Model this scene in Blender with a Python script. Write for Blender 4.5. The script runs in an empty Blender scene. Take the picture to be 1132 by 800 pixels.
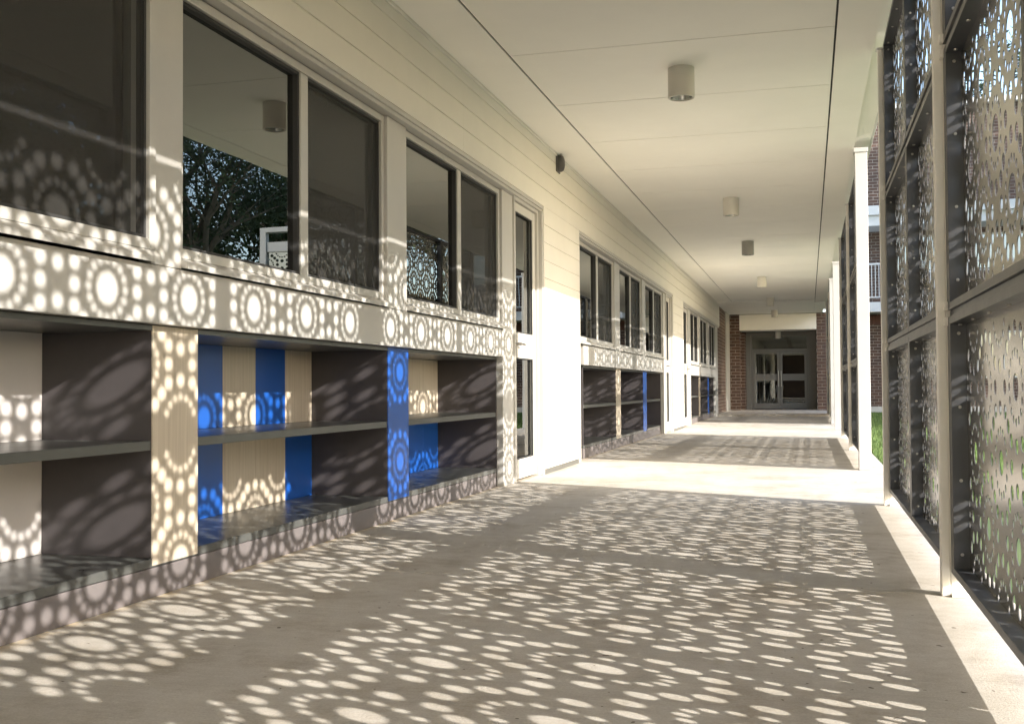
import bpy, bmesh, math, random
from mathutils import Vector, Matrix, geometry
random.seed(7)
C = bpy.context.scene
COL = C.collection
RAD = math.radians

# ------------------------------------------------------------ camera
cd = bpy.data.cameras.new('camera'); cam = bpy.data.objects.new('camera', cd); COL.objects.link(cam)
C.camera = cam
cd.sensor_width = 36.0; cd.lens = 36.0 * 1181.0 / 1132.0
cd.clip_start = 0.05; cd.clip_end = 2000
CAM_H = 0.7
p, r, w = RAD(1.415), RAD(0.38), RAD(15.486)
fwd = Vector((-math.sin(w)*math.cos(p), math.cos(w)*math.cos(p), math.sin(p)))
rt = Vector((math.cos(w), math.sin(w), 0)); up = rt.cross(fwd)
rt2 = rt*math.cos(r) - up*math.sin(r); up2 = up*math.cos(r) + rt*math.sin(r)
m = Matrix((rt2, up2, -fwd)).transposed().to_4x4(); m.translation = Vector((0, 0, CAM_H))
cam.matrix_world = m

# ------------------------------------------------------------ world, sun, exposure
SUN = Vector((1.0, -0.423, 0.4846)).normalized()          # towards the sun
elev = math.asin(SUN.z); azim = math.atan2(SUN.x, SUN.y)
wd = bpy.data.worlds.new('World'); C.world = wd; wd.use_nodes = True
nt = wd.node_tree; nt.nodes.clear()
sky = nt.nodes.new('ShaderNodeTexSky'); sky.sky_type = 'NISHITA'; sky.sun_disc = False
sky.sun_elevation = elev; sky.sun_rotation = azim; sky.dust_density = 1.5
bg = nt.nodes.new('ShaderNodeBackground'); bg.inputs['Strength'].default_value = 0.15
wo = nt.nodes.new('ShaderNodeOutputWorld')
nt.links.new(sky.outputs[0], bg.inputs[0]); nt.links.new(bg.outputs[0], wo.inputs[0])
sl = bpy.data.lights.new('sun', 'SUN'); sl.energy = 2.5; sl.angle = RAD(0.42); sl.color = (1.0, 0.945, 0.87)
so = bpy.data.objects.new('sun', sl); COL.objects.link(so)
so.rotation_euler = SUN.to_track_quat('Z', 'Y').to_euler(); so.location = (20, -8, 12)
C.view_settings.view_transform = 'Standard'; C.view_settings.look = 'None'
C.view_settings.exposure = 1.98; C.view_settings.gamma = 1.0
C.render.engine = 'CYCLES'
C.cycles.max_bounces = 10; C.cycles.diffuse_bounces = 6; C.cycles.glossy_bounces = 5
C.cycles.transparent_max_bounces = 12; C.cycles.sample_clamp_indirect = 8
C.render.resolution_x = 1024; C.render.resolution_y = 723

# ------------------------------------------------------------ materials
def mat(name, col, rough=0.6, metal=0.0, var=0.0, vscale=6.0, bump=0.0, bscale=60.0, stretch=(1, 1, 1), spec=0.5, dirt=None):
    """principled with noise colour variation and noise bump in object space"""
    M = bpy.data.materials.new(name); M.use_nodes = True
    n = M.node_tree.nodes; l = M.node_tree.links; b = n['Principled BSDF']
    b.inputs['Roughness'].default_value = rough; b.inputs['Metallic'].default_value = metal
    b.inputs['Base Color'].default_value = (*col, 1); b.inputs['Specular IOR Level'].default_value = spec
    tc = n.new('ShaderNodeTexCoord'); mp = n.new('ShaderNodeMapping'); mp.inputs['Scale'].default_value = stretch
    l.new(tc.outputs['Object'], mp.inputs['Vector'])
    if var:
        t = n.new('ShaderNodeTexNoise'); t.inputs['Scale'].default_value = vscale; t.inputs['Detail'].default_value = 6
        t.inputs['Roughness'].default_value = 0.65
        l.new(mp.outputs[0], t.inputs['Vector'])
        cr = n.new('ShaderNodeValToRGB')
        cr.color_ramp.elements[0].position = 0.3; cr.color_ramp.elements[1].position = 0.7
        d = dirt or tuple(c*(1-var) for c in col)
        cr.color_ramp.elements[0].color = (*d, 1)
        cr.color_ramp.elements[1].color = (*[min(1, c*(1+var*0.5)) for c in col], 1)
        l.new(t.outputs['Fac'], cr.inputs[0]); l.new(cr.outputs[0], b.inputs['Base Color'])
        mr = n.new('ShaderNodeMapRange'); mr.inputs['To Min'].default_value = max(0.02, rough-0.08); mr.inputs['To Max'].default_value = min(1, rough+0.1)
        l.new(t.outputs['Fac'], mr.inputs['Value']); l.new(mr.outputs[0], b.inputs['Roughness'])
    if bump:
        t2 = n.new('ShaderNodeTexNoise'); t2.inputs['Scale'].default_value = bscale; t2.inputs['Detail'].default_value = 4
        l.new(mp.outputs[0], t2.inputs['Vector'])
        bp = n.new('ShaderNodeBump'); bp.inputs['Strength'].default_value = bump; bp.inputs['Distance'].default_value = 0.004
        l.new(t2.outputs['Fac'], bp.inputs['Height']); l.new(bp.outputs[0], b.inputs['Normal'])
    return M

M = {}
M['clad'] = mat('painted_weatherboard', (0.70, 0.675, 0.61), 0.5, var=0.05, vscale=2.5, bump=0.05, bscale=120)
M['ceil'] = mat('painted_soffit_sheet', (0.88, 0.855, 0.79), 0.75, var=0.04, vscale=1.2)
M['alu'] = mat('silver_window_aluminium', (0.50, 0.485, 0.455), 0.38, 0.2, var=0.04, vscale=8)
M['alud'] = mat('shadow_gap_rubber', (0.03, 0.03, 0.03), 0.6)
M['band'] = mat('light_grey_fascia_panel', (0.45, 0.44, 0.415), 0.45, var=0.04, vscale=3)
M['doorp'] = mat('door_leaf_paint', (0.50, 0.485, 0.45), 0.4, var=0.03)
M['char'] = mat('charcoal_laminate', (0.070, 0.062, 0.064), 0.42, var=0.10, vscale=9, bump=0.04, bscale=200)
M['plinth'] = mat('dark_brown_grey_laminate', (0.16, 0.142, 0.14), 0.5, var=0.12, vscale=7, bump=0.04, bscale=150)
M['shelf'] = mat('grey_edged_shelf_laminate', (0.085, 0.088, 0.083), 0.3, var=0.1, vscale=7)
M['pale'] = mat('pale_grey_laminate', (0.58, 0.55, 0.53), 0.5, var=0.04)
M['blue'] = mat('royal_blue_laminate', (0.010, 0.085, 0.38), 0.35, var=0.06, vscale=4)
M['silver'] = mat('silver_powder_coated_post', (0.88, 0.85, 0.79), 0.4, 0.0, var=0.06, vscale=5, bump=0.03)
M['column'] = mat('white_painted_column', (0.42, 0.415, 0.40), 0.45, var=0.04, vscale=4)
M['frame'] = mat('anodised_screen_frame', (0.075, 0.078, 0.086), 0.36, 0.3, var=0.12, vscale=10)
M['sheet'] = mat('perforated_aluminium_sheet', (0.36, 0.345, 0.315), 0.16, 0.85, var=0.08, vscale=3)
M['rim'] = mat('cut_sheet_edge', (0.07, 0.068, 0.065), 0.6)
M['bolt'] = mat('steel_bolt', (0.5, 0.48, 0.45), 0.3, 0.9)
M['linedark'] = mat('bronze_grey_door_aluminium', (0.20, 0.19, 0.17), 0.4, 0.2, var=0.05)
M['lamp'] = mat('downlight_housing_paint', (0.62, 0.59, 0.53), 0.5, var=0.03)
M['lampin'] = mat('downlight_reflector', (0.6, 0.6, 0.58), 0.25, 0.9)
M['sensor'] = mat('dark_grey_plastic', (0.07, 0.065, 0.06), 0.45, var=0.05)
M['white'] = mat('white_balcony_paint', (0.62, 0.61, 0.59), 0.5, var=0.05)
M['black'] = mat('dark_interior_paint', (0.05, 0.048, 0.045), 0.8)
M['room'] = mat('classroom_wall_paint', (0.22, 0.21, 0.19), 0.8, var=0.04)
M['bark'] = mat('gum_bark', (0.26, 0.21, 0.17), 0.9, var=0.3, vscale=7, bump=0.6, bscale=30)
M['tan'] = None
def wood():
    K = bpy.data.materials.new('limed_ash_laminate'); K.use_nodes = True
    n = K.node_tree.nodes; l = K.node_tree.links; b = n['Principled BSDF']; b.inputs['Roughness'].default_value = 0.42
    tc = n.new('ShaderNodeTexCoord'); mp = n.new('ShaderNodeMapping'); mp.inputs['Scale'].default_value = (34, 34, 1.1)
    t = n.new('ShaderNodeTexNoise'); t.inputs['Scale'].default_value = 2.2; t.inputs['Detail'].default_value = 7; t.inputs['Distortion'].default_value = 0.3
    cr = n.new('ShaderNodeValToRGB'); cr.color_ramp.elements[0].position = 0.3; cr.color_ramp.elements[1].position = 0.7
    cr.color_ramp.elements[0].color = (0.46, 0.395, 0.305, 1); cr.color_ramp.elements[1].color = (0.57, 0.50, 0.40, 1)
    l.new(tc.outputs['Object'], mp.inputs[0]); l.new(mp.outputs[0], t.inputs['Vector']); l.new(t.outputs['Fac'], cr.inputs[0]); l.new(cr.outputs[0], b.inputs['Base Color'])
    return K
M['tan'] = wood()
def concrete():
    K = bpy.data.materials.new('broomed_concrete'); K.use_nodes = True
    n = K.node_tree.nodes; l = K.node_tree.links; b = n['Principled BSDF']; b.inputs['Roughness'].default_value = 0.9; b.inputs['Specular IOR Level'].default_value = 0.2
    tc = n.new('ShaderNodeTexCoord')
    def noise(scale, det, rough=0.6, st=(1, 1, 1)):
        mp = n.new('ShaderNodeMapping'); mp.inputs['Scale'].default_value = st; l.new(tc.outputs['Object'], mp.inputs[0])
        t = n.new('ShaderNodeTexNoise'); t.inputs['Scale'].default_value = scale; t.inputs['Detail'].default_value = det; t.inputs['Roughness'].default_value = rough
        l.new(mp.outputs[0], t.inputs['Vector']); return t
    def ramp(src, p0, c0, p1, c1):
        cr = n.new('ShaderNodeValToRGB'); e = cr.color_ramp.elements
        e[0].position = p0; e[0].color = (*c0, 1); e[1].position = p1; e[1].color = (*c1, 1)
        l.new(src, cr.inputs[0]); return cr
    def mul(a, c, f):
        mx = n.new('ShaderNodeMix'); mx.data_type = 'RGBA'; mx.blend_type = 'MULTIPLY'; mx.inputs[0].default_value = f
        l.new(a, mx.inputs[6]); l.new(c, mx.inputs[7]); return mx.outputs[2]
    big = noise(0.9, 8, 0.62); c1 = ramp(big.outputs['Fac'], 0.32, (0.53, 0.495, 0.44), 0.66, (0.63, 0.595, 0.54))
    mid = noise(9, 8, 0.7); c2 = ramp(mid.outputs['Fac'], 0.33, (0.88, 0.865, 0.84), 0.6, (1, 1, 1))
    fine = noise(160, 3, 0.6); c3 = ramp(fine.outputs['Fac'], 0.3, (0.86, 0.85, 0.84), 0.62, (1, 1, 1))
    sp = noise(26, 2, 0.5); c4 = ramp(sp.outputs['Fac'], 0.262, (0.34, 0.31, 0.28), 0.285, (1, 1, 1))
    broom = noise(1.0, 4, 0.7, (3.0, 190, 1)); c5 = ramp(broom.outputs['Fac'], 0.35, (0.90, 0.89, 0.88), 0.6, (1, 1, 1))
    o = mul(c1.outputs[0], c2.outputs[0], 1); o = mul(o, c3.outputs[0], 1); o = mul(o, c4.outputs[0], 1); o = mul(o, c5.outputs[0], 1)
    st_ = noise(2.3, 7, 0.72); c6 = ramp(st_.outputs['Fac'], 0.36, (0.80, 0.77, 0.73), 0.50, (1, 1, 1)); o = mul(o, c6.outputs[0], 1)
    sx = n.new('ShaderNodeSeparateXYZ'); l.new(tc.outputs['Object'], sx.inputs[0])
    mr = n.new('ShaderNodeMapRange'); mr.inputs['From Min'].default_value = -2.085; mr.inputs['From Max'].default_value = -2.15
    l.new(sx.outputs[0], mr.inputs['Value'])
    ma = n.new('ShaderNodeMath'); ma.operation = 'MULTIPLY'; l.new(mr.outputs[0], ma.inputs[0])
    c7 = ramp(noise(14, 5, 0.7).outputs['Fac'], 0.42, (0, 0, 0), 0.56, (1, 1, 1)); l.new(c7.outputs[0], ma.inputs[1])
    sd = n.new('ShaderNodeMix'); sd.data_type = 'RGBA'; l.new(ma.outputs[0], sd.inputs[0]); l.new(o, sd.inputs[6]); sd.inputs[7].default_value = (0.50, 0.40, 0.26, 1); o = sd.outputs[2]
    l.new(o, b.inputs['Base Color'])
    a = n.new('ShaderNodeMath'); a.operation = 'ADD'; l.new(broom.outputs['Fac'], a.inputs[0])
    f2 = n.new('ShaderNodeMath'); f2.operation = 'MULTIPLY'; f2.inputs[1].default_value = 0.8; l.new(fine.outputs['Fac'], f2.inputs[0]); l.new(f2.outputs[0], a.inputs[1])
    a2 = n.new('ShaderNodeMath'); a2.operation = 'ADD'; l.new(a.outputs[0], a2.inputs[0])
    f3 = n.new('ShaderNodeMath'); f3.operation = 'MULTIPLY'; f3.inputs[1].default_value = 2.0; l.new(mid.outputs['Fac'], f3.inputs[0]); l.new(f3.outputs[0], a2.inputs[1])
    bp = n.new('ShaderNodeBump'); bp.inputs['Strength'].default_value = 0.45; bp.inputs['Distance'].default_value = 0.0035
    l.new(a2.outputs[0], bp.inputs['Height']); l.new(bp.outputs[0], b.inputs['Normal'])
    return K
M['conc'] = concrete()
def brick(name, axis):
    K = bpy.data.materials.new(name); K.use_nodes = True
    n = K.node_tree.nodes; l = K.node_tree.links; b = n['Principled BSDF']; b.inputs['Roughness'].default_value = 0.85
    tc = n.new('ShaderNodeTexCoord'); sx = n.new('ShaderNodeSeparateXYZ'); cx = n.new('ShaderNodeCombineXYZ')
    l.new(tc.outputs['Object'], sx.inputs[0]); l.new(sx.outputs[axis], cx.inputs[0]); l.new(sx.outputs['Z'], cx.inputs[1])
    t = n.new('ShaderNodeTexBrick'); t.inputs['Scale'].default_value = 1.0
    t.inputs['Brick Width'].default_value = 0.24; t.inputs['Row Height'].default_value = 0.086; t.inputs['Mortar Size'].default_value = 0.006
    t.inputs['Mortar Smooth'].default_value = 0.1; t.inputs['Bias'].default_value = -0.2
    t.inputs['Color1'].default_value = (0.125, 0.072, 0.052, 1); t.inputs['Color2'].default_value = (0.085, 0.053, 0.043, 1); t.inputs['Mortar'].default_value = (0.36, 0.32, 0.27, 1)
    l.new(cx.outputs[0], t.inputs['Vector'])
    ns = n.new('ShaderNodeTexNoise'); ns.inputs['Scale'].default_value = 5; ns.inputs['Detail'].default_value = 5; l.new(tc.outputs['Object'], ns.inputs['Vector'])
    mx = n.new('ShaderNodeMix'); mx.data_type = 'RGBA'; mx.blend_type = 'MULTIPLY'; mx.inputs[0].default_value = 0.6
    cr = n.new('ShaderNodeValToRGB'); cr.color_ramp.elements[0].position = 0.3; cr.color_ramp.elements[0].color = (0.55, 0.55, 0.55, 1); cr.color_ramp.elements[1].position = 0.65
    l.new(ns.outputs['Fac'], cr.inputs[0]); l.new(t.outputs['Color'], mx.inputs[6]); l.new(cr.outputs[0], mx.inputs[7]); l.new(mx.outputs[2], b.inputs['Base Color'])
    bp = n.new('ShaderNodeBump'); bp.inputs['Strength'].default_value = 0.8; bp.inputs['Distance'].default_value = 0.008; bp.invert = True
    l.new(t.outputs['Fac'], bp.inputs['Height']); l.new(bp.outputs[0], b.inputs['Normal'])
    return K
M['brick_x'] = brick('red_brick_facing_courtyard', 'X'); M['brick_y'] = brick('red_brick_side', 'Y')
def glass(name, tint, ior, see):
    K = bpy.data.materials.new(name); K.use_nodes = True
    n = K.node_tree.nodes; l = K.node_tree.links; n.clear()
    o = n.new('ShaderNodeOutputMaterial'); tr = n.new('ShaderNodeBsdfTransparent'); tr.inputs[0].default_value = (*tint, 1)
    g = n.new('ShaderNodeBsdfGlossy'); g.inputs['Roughness'].default_value = 0.0; g.inputs[0].default_value = (0.95, 0.97, 0.96, 1)
    fr = n.new('ShaderNodeFresnel'); fr.inputs[0].default_value = ior
    tc = n.new('ShaderNodeTexCoord'); ns = n.new('ShaderNodeTexNoise'); ns.inputs['Scale'].default_value = 1.3; l.new(tc.outputs['Object'], ns.inputs['Vector'])
    bp = n.new('ShaderNodeBump'); bp.inputs['Strength'].default_value = 0.12; bp.inputs['Distance'].default_value = 0.004
    l.new(ns.outputs['Fac'], bp.inputs['Height']); l.new(bp.outputs[0], g.inputs['Normal'])
    mx = n.new('ShaderNodeMixShader'); l.new(fr.outputs[0], mx.inputs[0]); l.new(tr.outputs[0], mx.inputs[1]); l.new(g.outputs[0], mx.inputs[2]); l.new(mx.outputs[0], o.inputs[0])
    return K
M['glass'] = glass('tinted_double_glazing', (0.26, 0.28, 0.27), 3.0, 0)
M['glassd'] = glass('clear_door_glazing', (0.75, 0.77, 0.76), 1.5, 0)
M['glassm'] = glass('glazing_behind_mesh', (0.26, 0.28, 0.27), 2.6, 0)
def screen():
    K = bpy.data.materials.new('insect_screen_mesh'); K.use_nodes = True
    n = K.node_tree.nodes; l = K.node_tree.links; b = n['Principled BSDF']; o = n['Material Output']
    b.inputs['Base Color'].default_value = (0.034, 0.032, 0.029, 1); b.inputs['Roughness'].default_value = 0.6
    tr = n.new('ShaderNodeBsdfTransparent'); mx = n.new('ShaderNodeMixShader')
    tc = n.new('ShaderNodeTexCoord'); ns = n.new('ShaderNodeTexNoise'); ns.inputs['Scale'].default_value = 3; l.new(tc.outputs['Object'], ns.inputs['Vector'])
    mr = n.new('ShaderNodeMapRange'); mr.inputs['To Min'].default_value = 0.50; mr.inputs['To Max'].default_value = 0.64
    l.new(ns.outputs['Fac'], mr.inputs['Value']); l.new(mr.outputs[0], mx.inputs[0])
    l.new(tr.outputs[0], mx.inputs[1]); l.new(b.outputs[0], mx.inputs[2]); l.new(mx.outputs[0], o.inputs[0])
    return K
M['mesh'] = screen()
def grassmat(name, a, bcol, scale):
    K = bpy.data.materials.new(name); K.use_nodes = True
    n = K.node_tree.nodes; l = K.node_tree.links; b = n['Principled BSDF']; b.inputs['Roughness'].default_value = 0.8
    tc = n.new('ShaderNodeTexCoord'); t = n.new('ShaderNodeTexNoise'); t.inputs['Scale'].default_value = scale; t.inputs['Detail'].default_value = 8
    cr = n.new('ShaderNodeValToRGB'); cr.color_ramp.elements[0].position = 0.32; cr.color_ramp.elements[1].position = 0.68
    cr.color_ramp.elements[0].color = (*a, 1); cr.color_ramp.elements[1].color = (*bcol, 1)
    l.new(tc.outputs['Object'], t.inputs['Vector']); l.new(t.outputs['Fac'], cr.inputs[0]); l.new(cr.outputs[0], b.inputs['Base Color'])
    return K
M['lawn'] = grassmat('mown_lawn', (0.05, 0.085, 0.025), (0.11, 0.15, 0.045), 3)
M['blade'] = grassmat('grass_blade', (0.06, 0.11, 0.025), (0.13, 0.195, 0.05), 5)
M['leaf'] = grassmat('gum_leaf', (0.045, 0.065, 0.028), (0.11, 0.135, 0.055), 1.4)
M['leaf2'] = grassmat('dark_leaf', (0.025, 0.045, 0.014), (0.065, 0.095, 0.03), 1.2)

# ------------------------------------------------------------ helpers
class MB:
    def __init__(s): s.v = []; s.f = []; s.mi = []
    def box(s, x0, x1, y0, y1, z0, z1, mi=0):
        b = len(s.v)
        s.v += [(x, y, z) for x in (x0, x1) for y in (y0, y1) for z in (z0, z1)]
        s.f += [tuple(b+i for i in q) for q in ((0, 1, 3, 2), (4, 6, 7, 5), (0, 4, 5, 1), (2, 3, 7, 6), (0, 2, 6, 4), (1, 5, 7, 3))]
        s.mi += [mi]*6; return s
    def poly(s, pts, mi=0):
        b = len(s.v); s.v += [tuple(q) for q in pts]; s.f.append(tuple(range(b, b+len(pts)))); s.mi.append(mi); return s
    def tube(s, a, bq, ra, rb, n=10, caps=True, mi=0):
        a = Vector(a); bq = Vector(bq); d = (bq-a).normalized(); u = d.orthogonal().normalized(); w_ = d.cross(u); b = len(s.v)
        for (c, rr) in ((a, ra), (bq, rb)):
            for i in range(n):
                t = 2*math.pi*i/n; s.v.append(tuple(c+(u*math.cos(t)+w_*math.sin(t))*rr))
        for i in range(n):
            j = (i+1) % n; s.f.append((b+i, b+j, b+n+j, b+n+i)); s.mi.append(mi)
        if caps: s.f += [tuple(b+i for i in reversed(range(n))), tuple(b+n+i for i in range(n))]; s.mi += [mi]*2
        return s
    def lathe(s, cx, cy, prof, n=32, mi=0):
        b = len(s.v)
        for (rr, z) in prof:
            for i in range(n):
                t = 2*math.pi*i/n; s.v.append((cx+rr*math.cos(t), cy+rr*math.sin(t), z))
        for k in range(len(prof)-1):
            for i in range(n):
                j = (i+1) % n; s.f.append((b+k*n+i, b+k*n+j, b+(k+1)*n+j, b+(k+1)*n+i)); s.mi.append(mi)
        return s
    def mesh(s, name, mats):
        me = bpy.data.meshes.new(name); me.from_pydata(s.v, [], s.f)
        for q in (mats if isinstance(mats, (list, tuple)) else [mats]): me.materials.append(q)
        me.polygons.foreach_set('material_index', s.mi); me.update(); return me
    def build(s, name, mats, parent=None, bevel=0.0, fix=True, smooth=False):
        me = s.mesh(name, mats)
        if fix:
            bm = bmesh.new(); bm.from_mesh(me); bmesh.ops.recalc_face_normals(bm, faces=bm.faces); bm.to_mesh(me); bm.free()
        if smooth:
            for q in me.polygons: q.use_smooth = True
        o = bpy.data.objects.new(name, me); COL.objects.link(o)
        if parent is not None:
            o.parent = parent; o.matrix_parent_inverse = Matrix.Translation(-Vector(parent.location))
        if bevel:
            bv = o.modifiers.new('edge', 'BEVEL'); bv.width = bevel; bv.segments = 2; bv.limit_method = 'ANGLE'
        if smooth:
            md = o.modifiers.new('split', 'EDGE_SPLIT'); md.split_angle = RAD(40)
        return o
def thing(name, label, cat, loc=(0, 0, 0), group=None):
    o = bpy.data.objects.new(name, None); COL.objects.link(o); o.location = loc; o.empty_display_size = 0.2
    tag(o, label, cat, group); return o
def tag(o, label, cat, group=None, kind=None):
    if label: o['label'] = label
    if cat: o['category'] = cat
    if group: o['group'] = group
    if kind: o['kind'] = kind
    return o
def struct(o): o['kind'] = 'structure'; return o
def copy_tree(o, parent=None, off=None):
    c = o.copy(); COL.objects.link(c)
    if parent is not None: c.parent = parent; c.matrix_parent_inverse = o.matrix_parent_inverse.copy()
    for ch in list(o.children): copy_tree(ch, c)
    return c

# ------------------------------------------------------------ ground and walkway
g = MB(); g.poly([(-400, -400, -0.04), (400, -400, -0.04), (400, 400, -0.04), (-400, 400, -0.04)])
struct(g.build('lawn_ground', M['lawn'], fix=False))
# concrete walkway slab: bays separated by tooled joints
s = MB()
joints = [-9.0, -6.2, -3.0, 0.1, 3.86, 7.77, 11.0, 14.3, 17.83, 21.2, 25.98]
for a, b in zip(joints[:-1], joints[1:]):
    s.box(-3.2, 0.632, a+0.003, b-0.003, -0.3, 0.0)
s.box(-3.2, 0.632, -9.0, 25.98, -0.31, -0.012)
st = s.build('walkway_slab', M['conc'], bevel=0.005); struct(st)
s = MB(); s.box(-3.2, 0.632, 25.985, 32.2, -0.3, 0.06); struct(s.build('raised_landing', M['conc'], bevel=0.006))

# grass near the slab: countless blades, one object
gb = MB(); rg = random.Random(3)
for i in range(52000):
    y = 6.5 + 24*rg.random()**1.1; x = 0.66 + (0.9+0.13*y)*rg.random()
    h = 0.035+0.03*rg.random(); a = rg.random()*6.28; ww = 0.004+0.004*rg.random(); lx = (rg.random()-.5)*0.04; ly = (rg.random()-.5)*0.04
    dx, dy = math.cos(a)*ww, math.sin(a)*ww
    gb.poly([(x-dx, y-dy, -0.04), (x+dx, y+dy, -0.04), (x+lx, y+ly, -0.04+h)])
tag(gb.build('lawn_grass', M['blade'], fix=False), 'short bright green grass growing beside the concrete walkway', 'grass', kind='stuff')

# ------------------------------------------------------------ school building
XU, XP, XC, XB = -2.05, -2.10, -2.15, -2.59       # cladding, pilaster/band, cubby front, cubby back
bld = thing('school_building', 'cream weatherboard school building with window bands and covered walkway ceiling along the left side', 'building', (XU, 12, 0))
def boards(y0, y1, z0, z1, x=XU, pitch=0.145, th=0.05):
    """weatherboard sheet: V grooves at each board joint"""
    zs = [z0]; k = math.ceil(z0/pitch+1e-6)
    prof = [(x, z0)]
    while k*pitch < z1-0.01:
        z = k*pitch
        if z > z0+0.01: prof += [(x, z-0.004), (x-0.006, z-0.0008), (x-0.006, z+0.0008), (x, z+0.004)]
        k += 1
    prof += [(x, z1)]
    mb = MB(); b = 0
    for (a, c) in zip(prof[:-1], prof[1:]):
        mb.poly([(a[0], y0, a[1]), (a[0], y1, a[1]), (c[0], y1, c[1]), (c[0], y0, c[1])])
    for y in (y0, y1): mb.poly([(q[0], y, q[1]) for q in prof] + [(x-th, y, z1), (x-th, y, z0)])
    mb.poly([(x, y0, z0), (x-th, y0, z0), (x-th, y1, z0), (x, y1, z0)]); mb.poly([(x, y0, z1), (x-th, y0, z1), (x-th, y1, z1), (x, y1, z1)])
    mb.poly([(x-th, y0, z0), (x-th, y0, z1), (x-th, y1, z1), (x-th, y1, z0)])
    return mb
HEAD = 2.175
for (a, b) in ((-9, -3.2), (-3.1985, 0.98), (0.9815, 6.3), (6.3015, 12.1), (12.1015, 18.0), (18.0015, 26.2)):
    boards(a, b, HEAD, 2.70).build('wall_cladding', M['clad'], bld, fix=True)
for (a, b) in ((-9, 0.98), (8.39, 9.79), (16.98, 18.44)):
    boards(a, b, 0.05, HEAD-0.0015).build('wall_cladding', M['clad'], bld)
    MB().box(XU-0.05, XU-0.02, a, b, -0.01, 0.048).build('base_flashing', M['shelf'], bld)
MB().box(XU-0.03, XU+0.012, -9, 26.2, 2.676, 2.699).build('cornice_trim', M['clad'], bld, bevel=0.003)

def window_unit(y0, y1, z0=1.165, z1=2.125, proud=False):
    """aluminium frame, clear left pane, insect screened right sash"""
    x0, x1 = -2.175, -2.118
    if proud: x0, x1 = -2.165, -2.082
    t = 0.035; ym = (y0+y1)/2+0.045
    f = MB()
    f.box(x0, x1, y0, y0+t, z0, z1); f.box(x0, x1, y1-t, y1, z0, z1)
    f.box(x0, x1, y0+t+.0005, y1-t-.0005, z1-t, z1); f.box(x0, x1, y0+t+.0005, y1-t-.0005, z0, z0+t)
    f.box(x0+0.006, x1-0.006, ym-0.035, ym+0.035, z0+t+.0005, z1-t-.0005)
    fr = f.build('window', M['alu'], bld, bevel=0.002)
    # inner stepped bead
    bd = MB(); xx = x1-0.014
    for (a, b) in ((y0+t, ym-0.035), (ym+0.035, y1-t)):
        bd.box(xx-0.03, xx, a+.001, a+0.013, z0+t+.001, z1-t-.001); bd.box(xx-0.03, xx, b-0.013, b-.001, z0+t+.001, z1-t-.001)
        bd.box(xx-0.03, xx, a+0.0135, b-0.0135, z1-t-0.014, z1-t-.001); bd.box(xx-0.03, xx, a+0.0135, b-0.0135, z0+t+.001, z0+t+0.013)
    def sub(mb, nm, mt, **k):
        return mb.build(nm, mt, fr, **k)
    sub(bd, 'glazing_bead', M['alud'])
    def child(mb, nm, mt, **k):
        o = mb.build(nm, mt, None, **k); o.parent = fr; return o
    pg = MB().box(x0+0.012, x0+0.018, y0+t-.004, ym-0.03, z0+t-.004, z1-t+.004)
    sub(pg, 'pane', M['glass'])
    pg = MB().box(x0+0.004, x0+0.010, ym+0.03, y1-t+.004, z0+t-.004, z1-t+.004)
    sub(pg, 'pane', M['glassm'])
    sc = MB(); xs = x1-0.024
    sc.poly([(xs, ym+0.05, z0+t+0.014), (xs, y1-t-0.014, z0+t+0.014), (xs, y1-t-0.014, z1-t-0.014), (xs, ym+0.05, z1-t-0.014)])
    sub(sc, 'insect_screen', M['mesh'], fix=False)
    # sloping sill with drip edge, proud of the band
    sl_ = MB(); ys0, ys1 = y0-0.005, y1+0.005; xf = -2.072 if not proud else -2.064
    P = [(x1-0.02, z0-0.002), (x1-0.02, z0-0.03), (xf, z0-0.042), (xf, z0-0.022), (x1-0.002, z0-0.001)]
    for (a, c) in zip(P, P[1:]+P[:1]): sl_.poly([(a[0], ys0, a[1]), (a[0], ys1, a[1]), (c[0], ys1, c[1]), (c[0], ys0, c[1])])
    for y in (ys0, ys1): sl_.poly([(q[0], y, q[1]) for q in P])
    sub(sl_, 'sill', M['alu'])
    return fr
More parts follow.
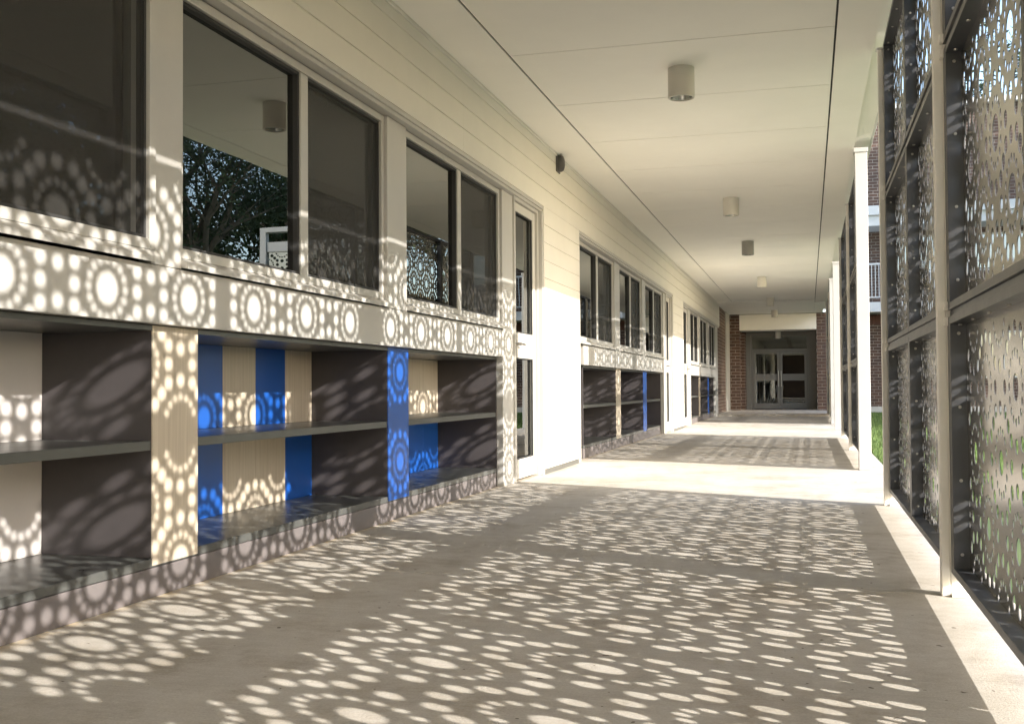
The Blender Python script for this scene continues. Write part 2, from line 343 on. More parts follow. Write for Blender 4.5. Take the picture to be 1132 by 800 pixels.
def door_unit(y0, y1, hinge_far=True):
    x0, x1 = -2.15, -2.105; z0, z1 = 0.02, 2.10; t = 0.075
    f = MB(); f.box(-2.17, -2.085, y0, y0+0.03, 0, 2.135); f.box(-2.17, -2.085, y1-0.03, y1, 0, 2.135); f.box(-2.17, -2.085, y0+.0305, y1-.0305, 2.105, 2.135)
    fr = f.build('glazed_door', M['alu'], bld, bevel=0.002)
    a, b = y0+0.034, y1-0.034
    L_ = MB(); L_.box(x0, x1, a, a+t, z0, z1); L_.box(x0, x1, b-t, b, z0, z1)
    for (q0, q1) in ((z0, 0.165), (0.93, 1.12), (2.035, z1)): L_.box(x0, x1, a+t+.0005, b-t-.0005, q0, q1)
    L_.build('door_leaf', M['doorp'], fr, bevel=0.0025)
    bd = MB()
    for (q0, q1) in ((0.165, 0.93), (1.12, 2.035)):
        MB().box(x0+0.012, x0+0.018, a+t-.004, b-t+.004, q0-.004, q1+.004).build('pane', M['glass'], fr)
        bd.box(x1-0.02, x1-0.006, a+t, a+t+0.009, q0, q1); bd.box(x1-0.02, x1-0.006, b-t-0.009, b-t, q0, q1)
        bd.box(x1-0.02, x1-0.006, a+t+.0095, b-t-.0095, q1-0.009, q1); bd.box(x1-0.02, x1-0.006, a+t+.0095, b-t-.0095, q0, q0+0.009)
    bd.build('glazing_bead', M['alud'], fr)
    hy = a+0.04 if hinge_far else b-0.04; sg = 1 if hinge_far else -1
    h = MB(); h.tube((x1-0.001, hy, 1.03), (x1+0.05, hy, 1.03), 0.011, 0.011, 12); h.tube((x1+0.045, hy-0.008*sg, 1.03), (x1+0.045, hy+0.12*sg, 1.03), 0.009, 0.008, 12)
    h.box(x1-0.001, x1+0.006, hy-0.025, hy+0.025, 0.94, 1.10)
    h.build('door_handle', M['bolt'], fr, bevel=0.001)
    return fr

def bay(start, ends, wins, pil, door, jamb, hinge=True):
    """one classroom front: band, pilasters, windows, glazed door, head flashing"""
    y0, y1 = ends
    # band, in joined lengths
    cuts = [y0] + [p_[0]+0.0 for p_ in pil[:0]] + [y1]
    for k, (a, b) in enumerate(zip(cuts[:-1], cuts[1:])):
        MB().box(XP-0.04, XP, a, b, 0.925, 1.1205).build('fascia_band', M['band'], bld, bevel=0.002)
    for (a, b) in pil: MB().box(XP-0.05, XP, a, b, 1.122, 2.127).build('pilaster', M['alu'], bld, bevel=0.003)
    for (a, b) in jamb: MB().box(XP-0.05, XP+0.001, a, b, 0.0, 2.127).build('jamb_panel', M['band'], bld, bevel=0.003)
    for w_ in wins: window_unit(w_[0], w_[1], proud=w_[2])
    a, b = start
    # stepped head trim
    MB().box(-2.16, -2.066, a, b, 2.129, 2.15).box(-2.16, -2.054, a, b, 2.1505, HEAD-.001).build('head_trim', M['alu'], bld, bevel=0.002)
    if door: door_unit(door[0], door[1], hinge)
# bay nearest the camera
bay((0.98, 8.39), (0.99, 7.33), [(1.20, 3.095, True), (3.275, 5.17, False), (5.447, 7.332, False)],
    [(0.99, 1.20), (3.0955, 3.2745), (5.171, 5.446)], (7.615, 8.345), [(7.333, 7.6145)])
MB().box(-2.16, -2.054, 8.346, 8.389, 0, 2.128).build('jamb_trim', M['alu'], bld, bevel=0.002)
bay((9.79, 16.98), (10.2, 16.15), [(10.04, 11.955, False), (12.29, 14.045, False), (14.33, 16.15, False)],
    [(11.956, 12.289), (14.046, 14.329)], (16.37, 16.94), [(9.82, 10.038), (16.152, 16.369)])
MB().box(-2.16, -2.054, 16.941, 16.979, 0, 2.128).build('jamb_trim', M['alu'], bld, bevel=0.002)
bay((18.44, 26.2), (20.0, 25.5), [(20.03, 21.64, False), (21.95, 23.55, False), (24.0, 25.5, False)],
    [(21.642, 21.948), (23.552, 23.998)], (18.5, 19.5), [(19.502, 20.028), (25.502, 26.19)], False)
# brick end wall of the wing, white downpipe casing
MB().box(-2.35, XP, 26.2, 28.7, 0.0, 2.70).build('brick_wall', M['brick_y'], bld)
MB().box(-2.35, XP+0.03, 28.702, 29.97, 0.06, 2.69).build('corner_panel', M['column'], bld, bevel=0.004)
# room behind the glass
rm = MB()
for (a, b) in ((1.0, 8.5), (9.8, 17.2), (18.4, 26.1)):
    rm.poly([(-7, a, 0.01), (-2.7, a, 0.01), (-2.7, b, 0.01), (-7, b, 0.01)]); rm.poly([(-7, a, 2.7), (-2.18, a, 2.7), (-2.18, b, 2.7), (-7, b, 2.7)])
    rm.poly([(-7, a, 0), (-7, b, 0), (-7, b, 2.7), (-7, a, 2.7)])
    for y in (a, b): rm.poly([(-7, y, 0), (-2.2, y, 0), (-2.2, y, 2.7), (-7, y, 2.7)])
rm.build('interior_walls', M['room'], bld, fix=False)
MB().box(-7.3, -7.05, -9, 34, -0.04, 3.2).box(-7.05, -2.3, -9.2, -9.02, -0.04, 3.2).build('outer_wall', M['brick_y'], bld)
MB().box(-2.3, 0.6, -9.3, -9.02, 0.0, 2.7).build('brick_wall', M['brick_x'], bld)  # unseen wall, added to block bright outdoor reflections in the entrance glass

# soffit: centre sheets 1.2 m with open joints, edge strips, black shadow gaps
XL, XR, XE = -1.712, 0.175, 0.398
c = MB()
ys = [6.164+1.19*k for k in range(-13, 17)]; ys = [-9.0] + [y for y in ys if -8.8 < y < 25.2] + [25.5]
for a, b in zip(ys[:-1], ys[1:]): c.box(XL+0.006, XR-0.006, a+0.0042, b-0.0042, 2.70, 2.709)
ce = c.build('soffit', M['ceil'], bld, bevel=0.0012)
MB().box(XU-0.05, XL-0.006, -9, 25.5, 2.70, 2.709).build('soffit_edge_strip', M['ceil'], bld)
MB().box(XR+0.006, XE, -9, 26.3, 2.70, 2.709).build('soffit_edge_strip', M['ceil'], bld)
MB().box(-2.1, XR-.002, 25.504, 30.0, 2.69, 2.70).box(XR, XE, 26.302, 30.0, 2.69, 2.70).build('soffit', M['ceil'], bld)
MB().box(-2.1, XE, -9, 30, 2.716, 2.73).build('gap_backing', M['black'], bld)
MB().box(XE-0.012, XE, -9, 30, 2.7095, 2.7155).box(XE-0.012, XE-0.001, -9, 30, 2.731, 2.780).build('soffit_upstand', M['column'], bld)
MB().box(XE-.012, 0.535, -9, 30, 2.781, 2.79).build('eave_soffit', M['ceil'], bld)
MB().box(0.536, 0.556, -9, 31, 2.777, 2.98).build('eave_fascia', M['white'], bld, bevel=0.003)
MB().box(-7.4, 0.55, -9, 33, 2.985, 3.06).build('roof', M['silver'], bld)

# ------------------------------------------------------------ far end of the walkway
e = thing('entrance_block', 'brick piers and cream bulkhead framing the recessed entrance at the end of the walkway', 'entrance', (-0.8, 30, 0.06))
MB().box(-2.4, -1.81, 30.0, 31.4, 0.06, 2.68).build('brick_pier', M['brick_x'], e)
MB().box(-1.8095, -1.70, 30.5, 31.4, 0.06, 2.2).build('brick_return', M['brick_x'], e)
MB().box(0.235, 0.52, 30.0, 31.4, 0.06, 2.68).build('brick_pier', M['brick_x'], e)
MB().box(-1.8085, 0.2335, 30.005, 30.9, 2.25, 2.68).build('bulkhead', M['ceil'], e, bevel=0.003)
f = MB(); f.box(-1.699, -1.57, 31.15, 31.3, 0.06, 2.249); f.box(0.03, 0.234, 31.15, 31.3, 0.06, 2.249); f.box(-1.569, 0.029, 31.15, 31.3, 2.17, 2.249)
f.build('side_lining', M['linedark'], e, bevel=0.003)
dd = MB(); xa, xb = -1.569, 0.029; yd0, yd1 = 31.2, 31.26
dd.box(xa, xa+0.05, yd0, yd1, 0.06, 2.169); dd.box(xb-0.05, xb, yd0, yd1, 0.06, 2.169); dd.box(xa+.0505, xb-.0505, yd0, yd1, 2.12, 2.169); dd.box(xa+.0505, xb-.0505, yd0, yd1, 1.70, 1.77)
fr = dd.build('double_door', M['linedark'], e, bevel=0.003)
mid = (xa+xb)/2
for (a, b, sg) in ((xa+0.054, mid-0.004, 1), (mid+0.004, xb-0.054, -1)):
    q = MB(); t = 0.07
    q.box(a, a+t, yd0-0.01, yd1-.01, 0.08, 1.695); q.box(b-t, b, yd0-0.01, yd1-.01, 0.08, 1.695)
    for (z0, z1) in ((0.08, 0.23), (0.87, 1.06), (1.63, 1.695)): q.box(a+t+.0005, b-t-.0005, yd0-0.01, yd1-.01, z0, z1)
    q.build('door_leaf', M['linedark'], fr, bevel=0.003)
    for (z0, z1) in ((0.23, 0.87), (1.06, 1.63)): MB().box(a+t-.004, b-t+.004, yd0+0.015, yd0+0.021, z0-.004, z1+.004).build('pane', M['glassd'], fr)
    hx = (b-0.035) if sg > 0 else (a+0.035)
    h = MB(); h.tube((hx, yd0-0.07, 0.70), (hx, yd0-0.07, 1.15), 0.012, 0.012); h.tube((hx, yd0-0.01, 0.76), (hx, yd0-0.07, 0.76), 0.009, 0.009); h.tube((hx, yd0-0.01, 1.09), (hx, yd0-0.07, 1.09), 0.009, 0.009)
    h.build('pull_handle', M['bolt'], fr)
MB().box(xa+.046, xb-.046, yd0+0.015, yd0+0.021, 1.766, 2.124).build('transom_pane', M['glassd'], fr)
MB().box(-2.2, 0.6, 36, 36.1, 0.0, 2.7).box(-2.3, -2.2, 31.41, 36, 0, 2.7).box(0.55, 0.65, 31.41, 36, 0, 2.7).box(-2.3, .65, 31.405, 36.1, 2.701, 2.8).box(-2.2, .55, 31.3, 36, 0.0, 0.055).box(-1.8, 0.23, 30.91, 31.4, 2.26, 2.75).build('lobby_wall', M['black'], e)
# white tubes added to stand in for reflections in the entrance glazing
rk = MB()
for k in range(4):
    x = -1.36+0.19*k; pts = [Vector((x+0.13*math.sin(t*1.5)-0.05*k*0.3, 31.75-0.05*k, 0.12+0.62*t)) for t in [i/8 for i in range(9)]]
    for a_, b_ in zip(pts[:-1], pts[1:]): rk.tube(a_, b_, 0.016, 0.016, 8)
rk.tube((-1.40, 31.72, 0.20), (-0.70, 31.6, 0.24), 0.02, 0.02, 8); rk.tube((-1.36, 31.8, 0.14), (-0.66, 31.7, 0.14), 0.015, 0.015, 8)
tag(rk.build('reflection_tubes', M['white'], smooth=True), 'white curved tubes standing in for reflections in the left leaf of the entrance doors', 'reflection')
rk = MB(); rk.tube((-0.66, 31.7, 0.25), (-0.10, 31.8, 0.22), 0.02, 0.02, 8); rk.tube((-0.66, 31.75, 0.31), (-0.10, 31.85, 0.29), 0.012, 0.012, 8)  # low tubes added in place of reflections in the right leaf
for x in (-0.62, -0.14): rk.tube((x, 31.75, 0.0), (x, 31.75, 0.27), 0.015, 0.015, 8)
tag(rk.build('low_reflection_tubes', M['white'], smooth=True), 'low white horizontal tubes standing in for reflections in the right leaf of the entrance doors', 'rail')

# ------------------------------------------------------------ built-in storage cubbies
def cubby(y_start, comps, divs, label, cols):
    """comps: [(y0,y1)], divs: [(y0,y1,material)]"""
    ya, yb = comps[0][0], comps[-1][1]
    t = thing('storage_cubby', label, 'shelving', (XC, (ya+yb)/2, 0), 'built-in shelf units under the classroom windows')
    MB().box(XC-0.02, XC, ya-0.02, yb+0.002, 0.0, 0.100).build('plinth', M['plinth'], t, bevel=0.0015)
    MB().box(XB, XC+0.001, ya-0.02, yb+0.002, 0.103, 0.133).build('bottom_board', M['shelf'], t, bevel=0.0015)
    MB().box(XB, XC+0.001, ya-0.02, yb+0.002, 0.905, 0.9235).build('top_rail', M['shelf'], t, bevel=0.001)
    for k, (a, b) in enumerate(comps):
        s_ = MB(); s_.box(XB+.001, XC-0.002, a-0.018, a, 0.134, 0.904)
        s_.build('side_panel', M['char'], t); MB().box(XB+.001, XC-0.002, b, b+0.018, 0.134, 0.904).build('side_panel', M['char'], t)
        MB().box(XB+.001, XC-0.003, a+.0005, b-.0005, 0.498, 0.530).build('shelf', M['shelf'], t, bevel=0.0015)
        for row, (z0, z1) in enumerate(((0.134, 0.497), (0.531, 0.904))):
            y = b; n = 0
            seq = cols[k][row]
            while y > a+0.01:
                y2 = max(a, y-0.304); mt = M[seq[n % len(seq)]]
                MB().box(XB-0.01, XB, y2+.0008, y-.0008, z0, z1).build('back_board', mt, t); y = y2; n += 1
    for (a, b, mt) in divs:
        MB().box(XC-0.016, XC+0.003, a, b, 0.108, 0.922).build('divider_panel', M[mt], t, bevel=0.001)
    return t
P1 = [['pale', 'pale', 'tan'], ['pale', 'pale', 'tan']]
P2 = [['blue', 'pale', 'tan', 'blue', 'tan'], ['tan', 'blue', 'tan', 'blue', 'tan']]
P2 = [['blue', 'tan', 'tan', 'blue', 'tan'], ['tan', 'blue', 'tan', 'blue', 'tan']]
P3 = [['blue', 'blue', 'tan', 'blue'], ['tan', 'tan', 'blue', 'tan']]
cubby(1.3, [(1.32, 3.172), (3.455, 5.283), (5.588, 7.325)], [(3.174, 3.453, 'tan'), (5.285, 5.586, 'blue')],
      'nearest long charcoal cubby unit with tan and blue dividers and blue striped backs', (P1, P2, P3))
cubby(10.4, [(10.40, 12.27), (12.58, 14.38), (14.69, 16.14)], [(12.272, 12.578, 'tan'), (14.382, 14.688, 'blue')],
      'middle charcoal cubby unit with tan and blue dividers between the first and second doors', (P1, P2, P3))
cubby(20.2, [(20.20, 21.98), (22.28, 23.98), (24.30, 25.50)], [(21.982, 22.278, 'tan'), (23.982, 24.298, 'blue')],
      'farthest small-looking charcoal cubby unit next to the brick wall', (P1, P2, P3))

# ------------------------------------------------------------ ceiling lights and wall unit
def downlight():
    t = thing('ceiling_light', 'x', 'ceiling light', (0, 0, 2.7), 'cylinder lights down the walkway ceiling')
    MB().lathe(0, 0, [(0.0, 2.6995), (0.083, 2.6995), (0.083, 2.515), (0.081, 2.512), (0.072, 2.512), (0.070, 2.52)], 40).build('housing', M['lamp'], t, smooth=True)
    MB().lathe(0, 0, [(0.070, 2.52), (0.060, 2.56), (0.045, 2.60), (0.0, 2.605)], 32).build('reflector', M['lampin'], t, smooth=True)
    for ch in t.children: ch.matrix_parent_inverse = Matrix.Translation((0, 0, -2.7))
    return t
L0 = downlight()
spots = [(-0.744, 6.71, 'nearest and largest cylinder light on the walkway ceiling'),
         (-0.765, 11.5, 'second nearest cylinder light on the walkway ceiling'),
         (-0.778, 15.02, 'third cylinder light along the ceiling, greyer than the others'),
         (-0.79, 19.94, 'fourth cylinder light along the walkway ceiling'),
         (-0.80, 24.7, 'fifth cylinder light, last before the ceiling ends at the brick wall'),
         (-0.82, 28.6, 'small cylinder light on the ceiling in front of the cream bulkhead')]
for i, (x, y, lab) in enumerate(spots):
    o = L0 if i == 0 else copy_tree(L0)
    o.location = (x, y, 2.7 if i < 5 else 2.69); o['label'] = lab
    if i == 2:
        for ch in o.children:
            if ch.name.startswith('housing'):
                ch.data = ch.data.copy(); ch.data.materials[0] = mat('grey_speaker_paint', (0.42, 0.40, 0.37), 0.5)
o = copy_tree(L0); o.location = (-0.80, 31.02, 2.245); o['label'] = 'cylinder light hanging right above the double entrance doors'
wl = thing('wall_light', 'dark oval light fitting on the cream wall just below the ceiling above the first door', 'wall light', (XU, 8.9, 2.63))
q = MB(); n = 28
for k, (sc_, xo) in enumerate(((1, 0.0), (1, 0.035), (0.86, 0.052), (0.5, 0.062), (0.0, 0.064))):
    for i in range(n):
        t = 2*math.pi*i/n; q.v.append((XU+xo, 8.9+0.055*sc_*math.cos(t), 2.622+0.072*sc_*math.sin(t)))
for k in range(4):
    for i in range(n):
        j = (i+1) % n; q.f.append((k*n+i, k*n+j, (k+1)*n+j, (k+1)*n+i)); q.mi.append(0)
q.build('cover', M['sensor'], wl, smooth=True)
MB().box(XU+.0005, XU+0.012, 8.835, 8.965, 2.545, 2.695).build('backplate', M['sensor'], wl, bevel=0.004)

# ------------------------------------------------------------ perforated sheet
PITCH, HZ = 0.457, 0.205
def holes(ylo, yhi, zlo, zhi, D):
    RB, RR, RD, RE = D
    H = []
    def add(y, z, r, n):
        if y-r >= ylo-1e-6 and y+r <= yhi+1e-6 and z-r >= zlo-1e-6 and z+r <= zhi+1e-6:
            for (a, b, rr, _) in H:
                if (a-y)**2+(b-z)**2 < (rr+r+0.002)**2: return
            H.append((y, z, r, n))
    for j in range(-3, 4):
        for i in range(-2, 5):
            cy = i*PITCH + (PITCH/2 if j % 2 else 0); cz = j*HZ
            add(cy, cz, RB, 28)
            for k in range(16):
                t = 2*math.pi*k/16; add(cy+RR*math.cos(t), cz+RR*math.sin(t), RD, 12)
            for sy in (-1, 1):
                for sz in (-1, 1): add(cy+sy*PITCH/4, cz+sz*HZ/2, RE, 16)
            ey = cy+PITCH/2
            for (a, b) in ((-0.074, 0), (0.074, 0), (0, 0.056), (0, -0.056), (0.074, 0.066), (-0.074, 0.066), (0.074, -0.066), (-0.074, -0.066)):
                add(ey+a, cz+b, RE, 16)
    return H
S0, S1, SH = -0.2250, 1.1375, 0.425        # sheet extents relative to the first rosette
def sheet_mesh(mirror, D):
    H = holes(-0.160, 1.1275, -0.3925, 0.3925, D)
    pts = [(S0, -SH), (S1, -SH), (S1, SH), (S0, SH)]; edges = [(0, 1), (1, 2), (2, 3), (3, 0)]; loops = []
    for (y, z, r, n) in H:
        b = len(pts); lp = []
        for i in range(n):
            t = 2*math.pi*i/n; pts.append((y+r*math.cos(t), z+r*math.sin(t))); lp.append(b+i)
        edges += [(b+i, b+(i+1) % n) for i in range(n)]; loops.append(lp)
    V, E, F, vo, eo, fo = geometry.delaunay_2d_cdt([Vector(q) for q in pts], edges, [], 0, 1e-6)
    # hole test by grid
    grid = {}
    for h_ in H:
        for a in range(int((h_[0]-h_[2])//0.06), int((h_[0]+h_[2])//0.06)+1):
            for b in range(int((h_[1]-h_[2])//0.06), int((h_[1]+h_[2])//0.06)+1): grid.setdefault((a, b), []).append(h_)
    def solid(f_):
        cy = sum(V[i].x for i in f_)/3; cz = sum(V[i].y for i in f_)/3
        for (y, z, r, n_) in grid.get((int(cy//0.06), int(cz//0.06)), []):
            if (cy-y)**2+(cz-z)**2 < (r*math.cos(math.pi/n_))**2: return False
        return True
    F = [f_ for f_ in F if solid(f_)]
    mb = MB(); n = len(V); sg = -1 if mirror else 1; T = 0.0025
    mb.v = [(T/2, v.x*sg, v.y) for v in V] + [(-T/2, v.x*sg, v.y) for v in V]
    cnt = {}
    for f_ in F:
        mb.f.append(tuple(f_)); mb.f.append(tuple(n+i for i in reversed(f_)))
        for a, b in zip(f_, f_[1:]+f_[:1]):
            key = (min(a, b), max(a, b)); cnt[key] = cnt.get(key, 0)+1
    for (a, b), k in cnt.items():
        if k == 1: mb.f.append((a, b, n+b, n+a))
    mb.mi = [0]*(2*len(F)) + [1]*(len(mb.f)-2*len(F))
    me = mb.mesh('perforated_sheet', [M['sheet'], M['rim']])
    bm = bmesh.new(); bm.from_mesh(me); bmesh.ops.recalc_face_normals(bm, faces=bm.faces); bm.to_mesh(me); bm.free()
    return me
BIG = (0.0515, 0.0905, 0.0124, 0.0242); FINE = (0.0350, 0.0885, 0.0118, 0.0210)   # the lowest row has finer holes
SHEET = [sheet_mesh(False, BIG), sheet_mesh(True, BIG), sheet_mesh(False, FINE), sheet_mesh(True, FINE)]
XS, XI = 0.500, 0.448
def frame_mesh(y0, y1, z0, z1, ta, tb):
    """perimeter frame of one panel; ta, tb: widths of its two stiles"""
    f = MB(); t = 0.024
    xa_ = XI+0.002; xb_ = XS+0.006
    f.box(xa_, xb_, y0, y0+ta, z0, z1); f.box(xa_, xb_, y1-tb, y1, z0, z1)
    f.box(xa_, xb_, y0+ta+.0004, y1-tb-.0004, z0, z0+t); f.box(xa_, xb_, y0+ta+.0004, y1-tb-.0004, z1-t, z1)
    return f
ROWS = [2.28, 1.385, 0.49]
def screen_bay(yp, label):
    """one bay of perforated screen between the post at yp and the post at yp+2.8"""
    t = thing('perforated_screen', label, 'screen', (XS, yp+1.4, 0.04), 'perforated metal screens along the walkway')
    for rz in ROWS:
        for side in (0, 1):
            yc = yp+0.2575 if side == 0 else yp+2.8-0.2575
            fa, fb = (yp+0.028, yp+1.3965) if side == 0 else (yp+1.4035, yp+2.772)
            ta, tb = (0.070, 0.034) if side == 0 else (0.034, 0.070)
            b_ = frame_mesh(fa, fb, rz-(0.436 if rz > 1 else 0.410), rz+(0.436 if rz < 2 else 0.432), ta, tb)
            for k in range(4):
                zz = rz-0.34+0.24*k
                b_.tube((0.476, fb-tb+0.0005, zz), (0.476, fb-tb-0.004, zz), 0.006, 0.005, 8, mi=1)
                b_.tube((0.476, fa+ta-0.0005, zz), (0.476, fa+ta+0.004, zz), 0.006, 0.005, 8, mi=1)
            for k in range(5):
                yy = fa+0.1+k*0.29
                b_.tube((0.476, yy, rz+0.4085), (0.476, yy, rz+0.404), 0.007, 0.006, 8, mi=1)
            fr_ = b_.build('panel_frame', [M['frame'], M['bolt']], t, bevel=0.001)
            o = bpy.data.objects.new('perforated_sheet', SHEET[side + (2 if rz < 1 else 0)]); COL.objects.link(o); o.parent = fr_
            o.location = (XS, yc, rz)
    r_ = MB()
    for zz in ((ROWS[0]+ROWS[1])/2, (ROWS[1]+ROWS[2])/2):
        r_.box(XI+0.012, XS-0.002, yp+0.026, yp+2.774, zz-0.0105, zz+0.0105)
    r_.build('rail', M['frame'], t, bevel=0.001)
    c_ = MB()
    for zz in ((ROWS[0]+ROWS[1])/2, (ROWS[1]+ROWS[2])/2):
        for sy in (yp+0.0265, yp+2.7435):
            c_.box(XI-0.010, XI+0.0015, sy, sy+0.030, zz+0.012, zz+0.040); c_.box(XI-0.010, XI+0.0015, sy, sy+0.030, zz-0.040, zz-0.012)
    c_.build('cleat', M['silver'], t, bevel=0.001)
    return t
def post(y, label, white=False):
    if white:
        t = thing('white_column', label, 'column', (0.45, y, 0), 'white square columns along the walkway edge')
        MB().box(0.400, 0.500, y, y+0.10, 0.0, 2.6985).build('shaft', M['column'], t, bevel=0.004)
        MB().box(0.392, 0.508, y-0.008, y+0.108, 2.66, 2.697).build('top_collar', M['column'], t, bevel=0.002)
    else:
        t = thing('metal_post', label, 'post', (0.445, y, 0), 'silver metal posts of the perforated screens')
        MB().box(0.420, 0.4475, y-0.0255, y+0.0255, 0.0, 2.685).box(0.4478, 0.506, y-0.0255, y+0.0255, 0.012, 2.685).build('shaft', M['silver'], t, bevel=0.003)
        MB().box(0.412, 0.512, y-0.0275, y+0.0275, 2.686, 2.698).build('end_cap', M['white'], t, bevel=0.001)
        MB().box(0.449, 0.60, y-0.05, y+0.05, 0.0015, 0.011).build('base_plate', M['silver'], t, bevel=0.001)
    return t
Y0 = 3.85
posts = [(-1.75, 's', 'first silver post, at the very near end of the screens, out of the photo'),
         (1.05, 's', 'silver screen post just outside the right edge of the photo'),
         (3.85, 's', 'large near silver post between the two closest perforated screens'),
         (6.65, 's', 'silver post ending the near screens, beside the gap showing grass'),
         (9.37, 'w', 'widest white column, just beyond the gap showing grass'),
         (12.25, 's', 'silver post midway along the second run of screens'),
         (15.05, 's', 'silver post ending the second run of screens next to the second white column'),
         (17.85, 'w', 'second white column along the walkway, midway in the far open gap'),
         (20.60, 'w', 'farthest white column, starting the last run of screens'),
         (23.45, 's', 'thin silver post midway along the last run of screens'),
         (26.25, 's', 'farthest thin silver post near the brick entrance pier')]
for (y, k, lab) in posts: post(y, lab, k == 'w')
for (y, lab) in ((-1.75, 'first perforated metal screen at the near end, out of the photo'),
                 (1.05, 'closest perforated metal screen, cut by the right edge of the photo'),
                 (3.85, 'perforated metal screen between the large near post and the grass gap'),
                 (9.45, 'perforated metal screen directly behind the widest white column'),
                 (12.25, 'perforated metal screen in the far half of the second run'),
                 (20.65, 'narrow-looking screen starting the last run beyond the farthest white column'),
                 (23.45, 'farthest perforated metal screen before the brick entrance pier')):
    screen_bay(y, lab)

# ------------------------------------------------------------ two storey brick building across the lawn
b2 = thing('brick_building', 'two storey red brick building with white balcony slabs across the lawn', 'building', (3.6, 32, 0))
MB().box(0.9, 6.4, 32.0, 32.3, 0.12, 2.735).build('ground_floor_wall', M['brick_x'], b2)
MB().box(0.9, 6.4, 31.98, 32.3, -0.04, 0.119).build('base_course', M['alu'], b2)
MB().box(0.9, 6.4, 32.2, 32.5, 3.01, 5.11).build('upper_wall', M['brick_x'], b2)
MB().box(0.9, 6.4, 31.1, 31.4, 5.665, 8.3).build('parapet_wall', M['brick_x'], b2)
MB().box(0.9, 6.4, 31.0, 32.6, 2.737, 3.008).build('balcony_slab', M['white'], b2, bevel=0.01)
MB().box(0.9, 6.4, 31.0, 32.6, 5.112, 5.40).box(0.9, 6.4, 30.9, 32.6, 5.401, 5.66).build('balcony_slab', M['white'], b2, bevel=0.01)
MB().box(0.8, 6.5, 30.9, 33, 8.302, 8.45).build('roof', M['white'], b2, bevel=0.01)
MB().box(0.9, 6.4, 33, 33.2, -0.04, 8.3).build('rear_wall', M['brick_x'], b2)
rl = MB(); rl.box(0.95, 6.35, 31.03, 31.08, 4.04, 4.09); rl.box(0.95, 6.35, 31.04, 31.07, 3.13, 3.16)
x = 0.96
while x < 6.35: rl.box(x, x+0.018, 31.045, 31.063, 3.161, 4.039); x += 0.095
rl.build('balcony_railing', M['white'], b2)
for x in (2.9, 5.2):
    for (z0, z1) in ((0.9, 2.2), (3.9, 4.95)):
        yy = 32.0 if z0 < 2 else 32.2
        wf = MB(); wf.box(x-0.7, x-0.65, yy-0.05, yy-.001, z0, z1); wf.box(x+0.65, x+0.7, yy-0.05, yy-.001, z0, z1); wf.box(x-0.649, x+0.649, yy-0.05, yy-.001, z1-0.05, z1); wf.box(x-0.649, x+0.649, yy-0.05, yy-.001, z0, z0+0.05); wf.box(x-0.025, x+0.025, yy-0.045, yy-.001, z0+.051, z1-.051)
        wo_ = wf.build('window', M['white'], b2)
        MB().box(x-0.648, x+0.648, yy-0.02, yy-0.002, z0+.051, z1-.051).build('pane', M['glass'], wo_)
# soldier courses
MB().box(0.9, 6.4, 31.985, 31.999, 2.45, 2.70).build('soldier_course', mat('dark_soldier_brick', (0.13, 0.06, 0.045), 0.85, var=0.5, vscale=4, stretch=(5, 1, 0.2)), b2)

# white framed screen standing on the lawn (mirrored in the nearest windows)
t = thing('garden_screen', 'white framed patterned screen panel standing alone on the lawn', 'screen', (5.1, 19.3, -0.04))
f = MB(); f.box(6.12, 6.26, 19.25, 19.39, -0.04, 3.95); f.box(3.90, 4.0, 19.25, 19.39, -0.04, 3.85)
f.build('post', M['column'], t, bevel=0.004)
MB().box(3.86, 6.119, 19.22, 19.42, 3.852, 3.95).box(4.001, 6.119, 19.27, 19.37, 3.46, 3.66).build('beam', M['column'], t, bevel=0.004)
for k in range(3):
    for n_ in range(1 + 0):
        o = bpy.data.objects.new('patterned_panel', SHEET[0]); COL.objects.link(o); o.parent = t; o.matrix_parent_inverse = Matrix.Translation(-Vector(t.location))
        o.rotation_euler.z = RAD(-90); o.scale = (1, 1.55, 1.3); o.location = (4.36, 19.32, 2.94-1.12*k)
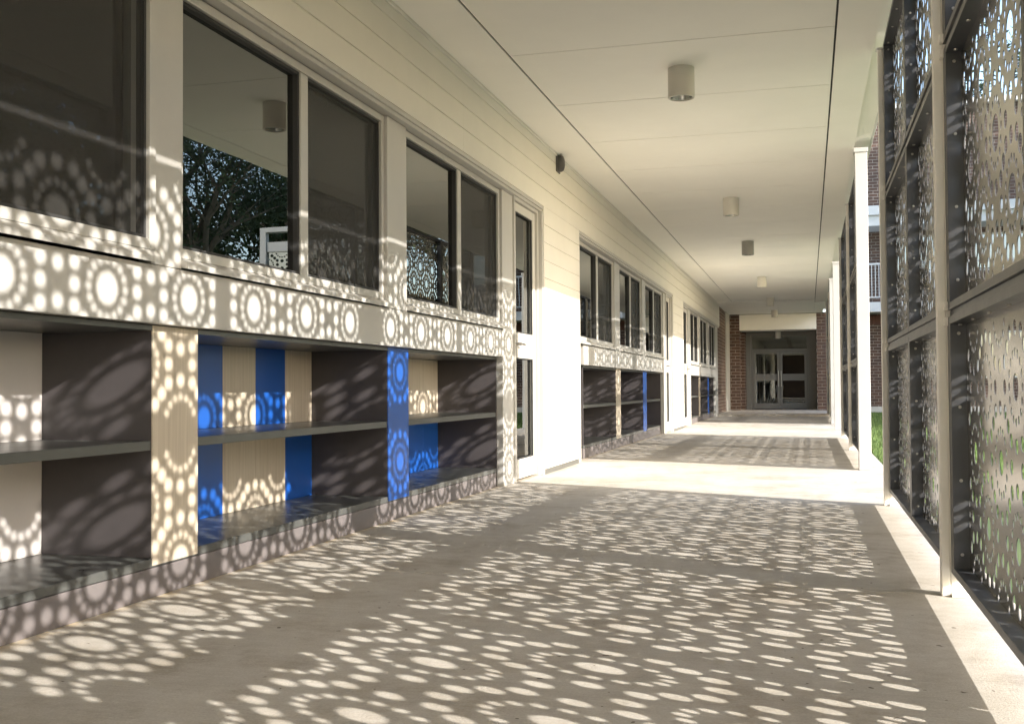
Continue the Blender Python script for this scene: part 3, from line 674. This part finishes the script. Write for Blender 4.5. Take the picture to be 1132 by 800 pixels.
# ------------------------------------------------------------ trees beyond the lawn
def make_tree(seed, h, spread, leafmat, nleaf):
    R_ = random.Random(seed); tr = MB(); tips = []
    def limb(a, d, ln, r0, depth):
        pcur = Vector(a); dcur = Vector(d).normalized(); n = 4; r = r0
        for i in range(n):
            dn = (dcur + Vector((R_.uniform(-.22, .22), R_.uniform(-.22, .22), R_.uniform(-.05, .16)))).normalized()
            nx = pcur + dn*ln/n; rn = r*0.84
            tr.tube(pcur, nx, r, rn, 8 if depth < 2 else 5, caps=False); pcur, dcur, r = nx, dn, rn
            if depth >= 1: tips.append((pcur.copy(), depth))
            if depth < 3 and (i >= 1 or depth > 0):
                for _ in range(2 if depth < 2 else 1):
                    a_ = R_.random()*6.28
                    nd = (dcur*0.55 + Vector((math.cos(a_), math.sin(a_), R_.uniform(0.0, 0.6)))*spread).normalized()
                    limb(pcur, nd, ln*R_.uniform(.5, .72), r*0.6, depth+1)
    limb((0, 0, -0.1), (R_.uniform(-.1, .1), R_.uniform(-.1, .1), 1), h*0.62, h*0.026, 0)
    lf = MB(); pts = [q for q in tips if q[1] >= 2]
    for _ in range(nleaf):
        c_, dep = R_.choice(pts); s_ = 0.55
        c0 = c_ + Vector((R_.gauss(0, s_*0.6), R_.gauss(0, s_*0.6), R_.gauss(0, s_*0.45)))
        for k in range(3):
            q = c0 + Vector((R_.gauss(0, .12), R_.gauss(0, .12), R_.gauss(0, .12)))
            a_ = Vector((R_.gauss(0, 1), R_.gauss(0, 1), R_.gauss(0, 1)-0.6)).normalized(); b_ = a_.orthogonal().normalized()
            L_, W_ = R_.uniform(.07, .14), R_.uniform(.025, .045)
            lf.poly([q-a_*L_, q+b_*W_, q+a_*L_, q-b_*W_])
    return tr.mesh('trunk', M['bark']), lf.mesh('crown', leafmat)
tm = [make_tree(11, 11, 1.0, M['leaf'], 6500), make_tree(23, 8.5, 1.1, M['leaf2'], 6500)]
tl = [(12.0, 27.5, 0, 1.0, 'tall gum tree on the lawn seen between the first screens and the brick building'),
      (15.5, 34.0, 1, 1.2, 'broad dark tree well right of the brick building'),
      (20.5, 26.5, 0, 1.15, 'tall gum tree further right beyond the lawn'),
      (16.0, 17.5, 1, 1.1, 'dark rounded tree at the right side of the lawn, mirrored in the windows'),
      (23.0, 18.5, 0, 1.3, 'tallest gum tree standing behind the dark rounded tree'),
      (10.5, 42.0, 0, 1.3, 'gum tree rising behind the end of the brick building'),
      (26.0, 31.0, 1, 1.5, 'large dark tree at the back right of the lawn'),
      (24.0, 9.5, 1, 1.2, 'dark tree far to the right of the near screens')]
for i, (x, y, k, sc_, lab) in enumerate(tl):
    t = thing('gum_tree' if k == 0 else 'shade_tree', lab, 'tree', (x, y, -0.04), 'trees beyond the lawn')
    t.rotation_euler.z = i*1.9; t.scale = (sc_,)*3
    for nm, me in (('trunk', tm[k][0]), ('crown', tm[k][1])):
        o = bpy.data.objects.new(nm, me); COL.objects.link(o); o.parent = t
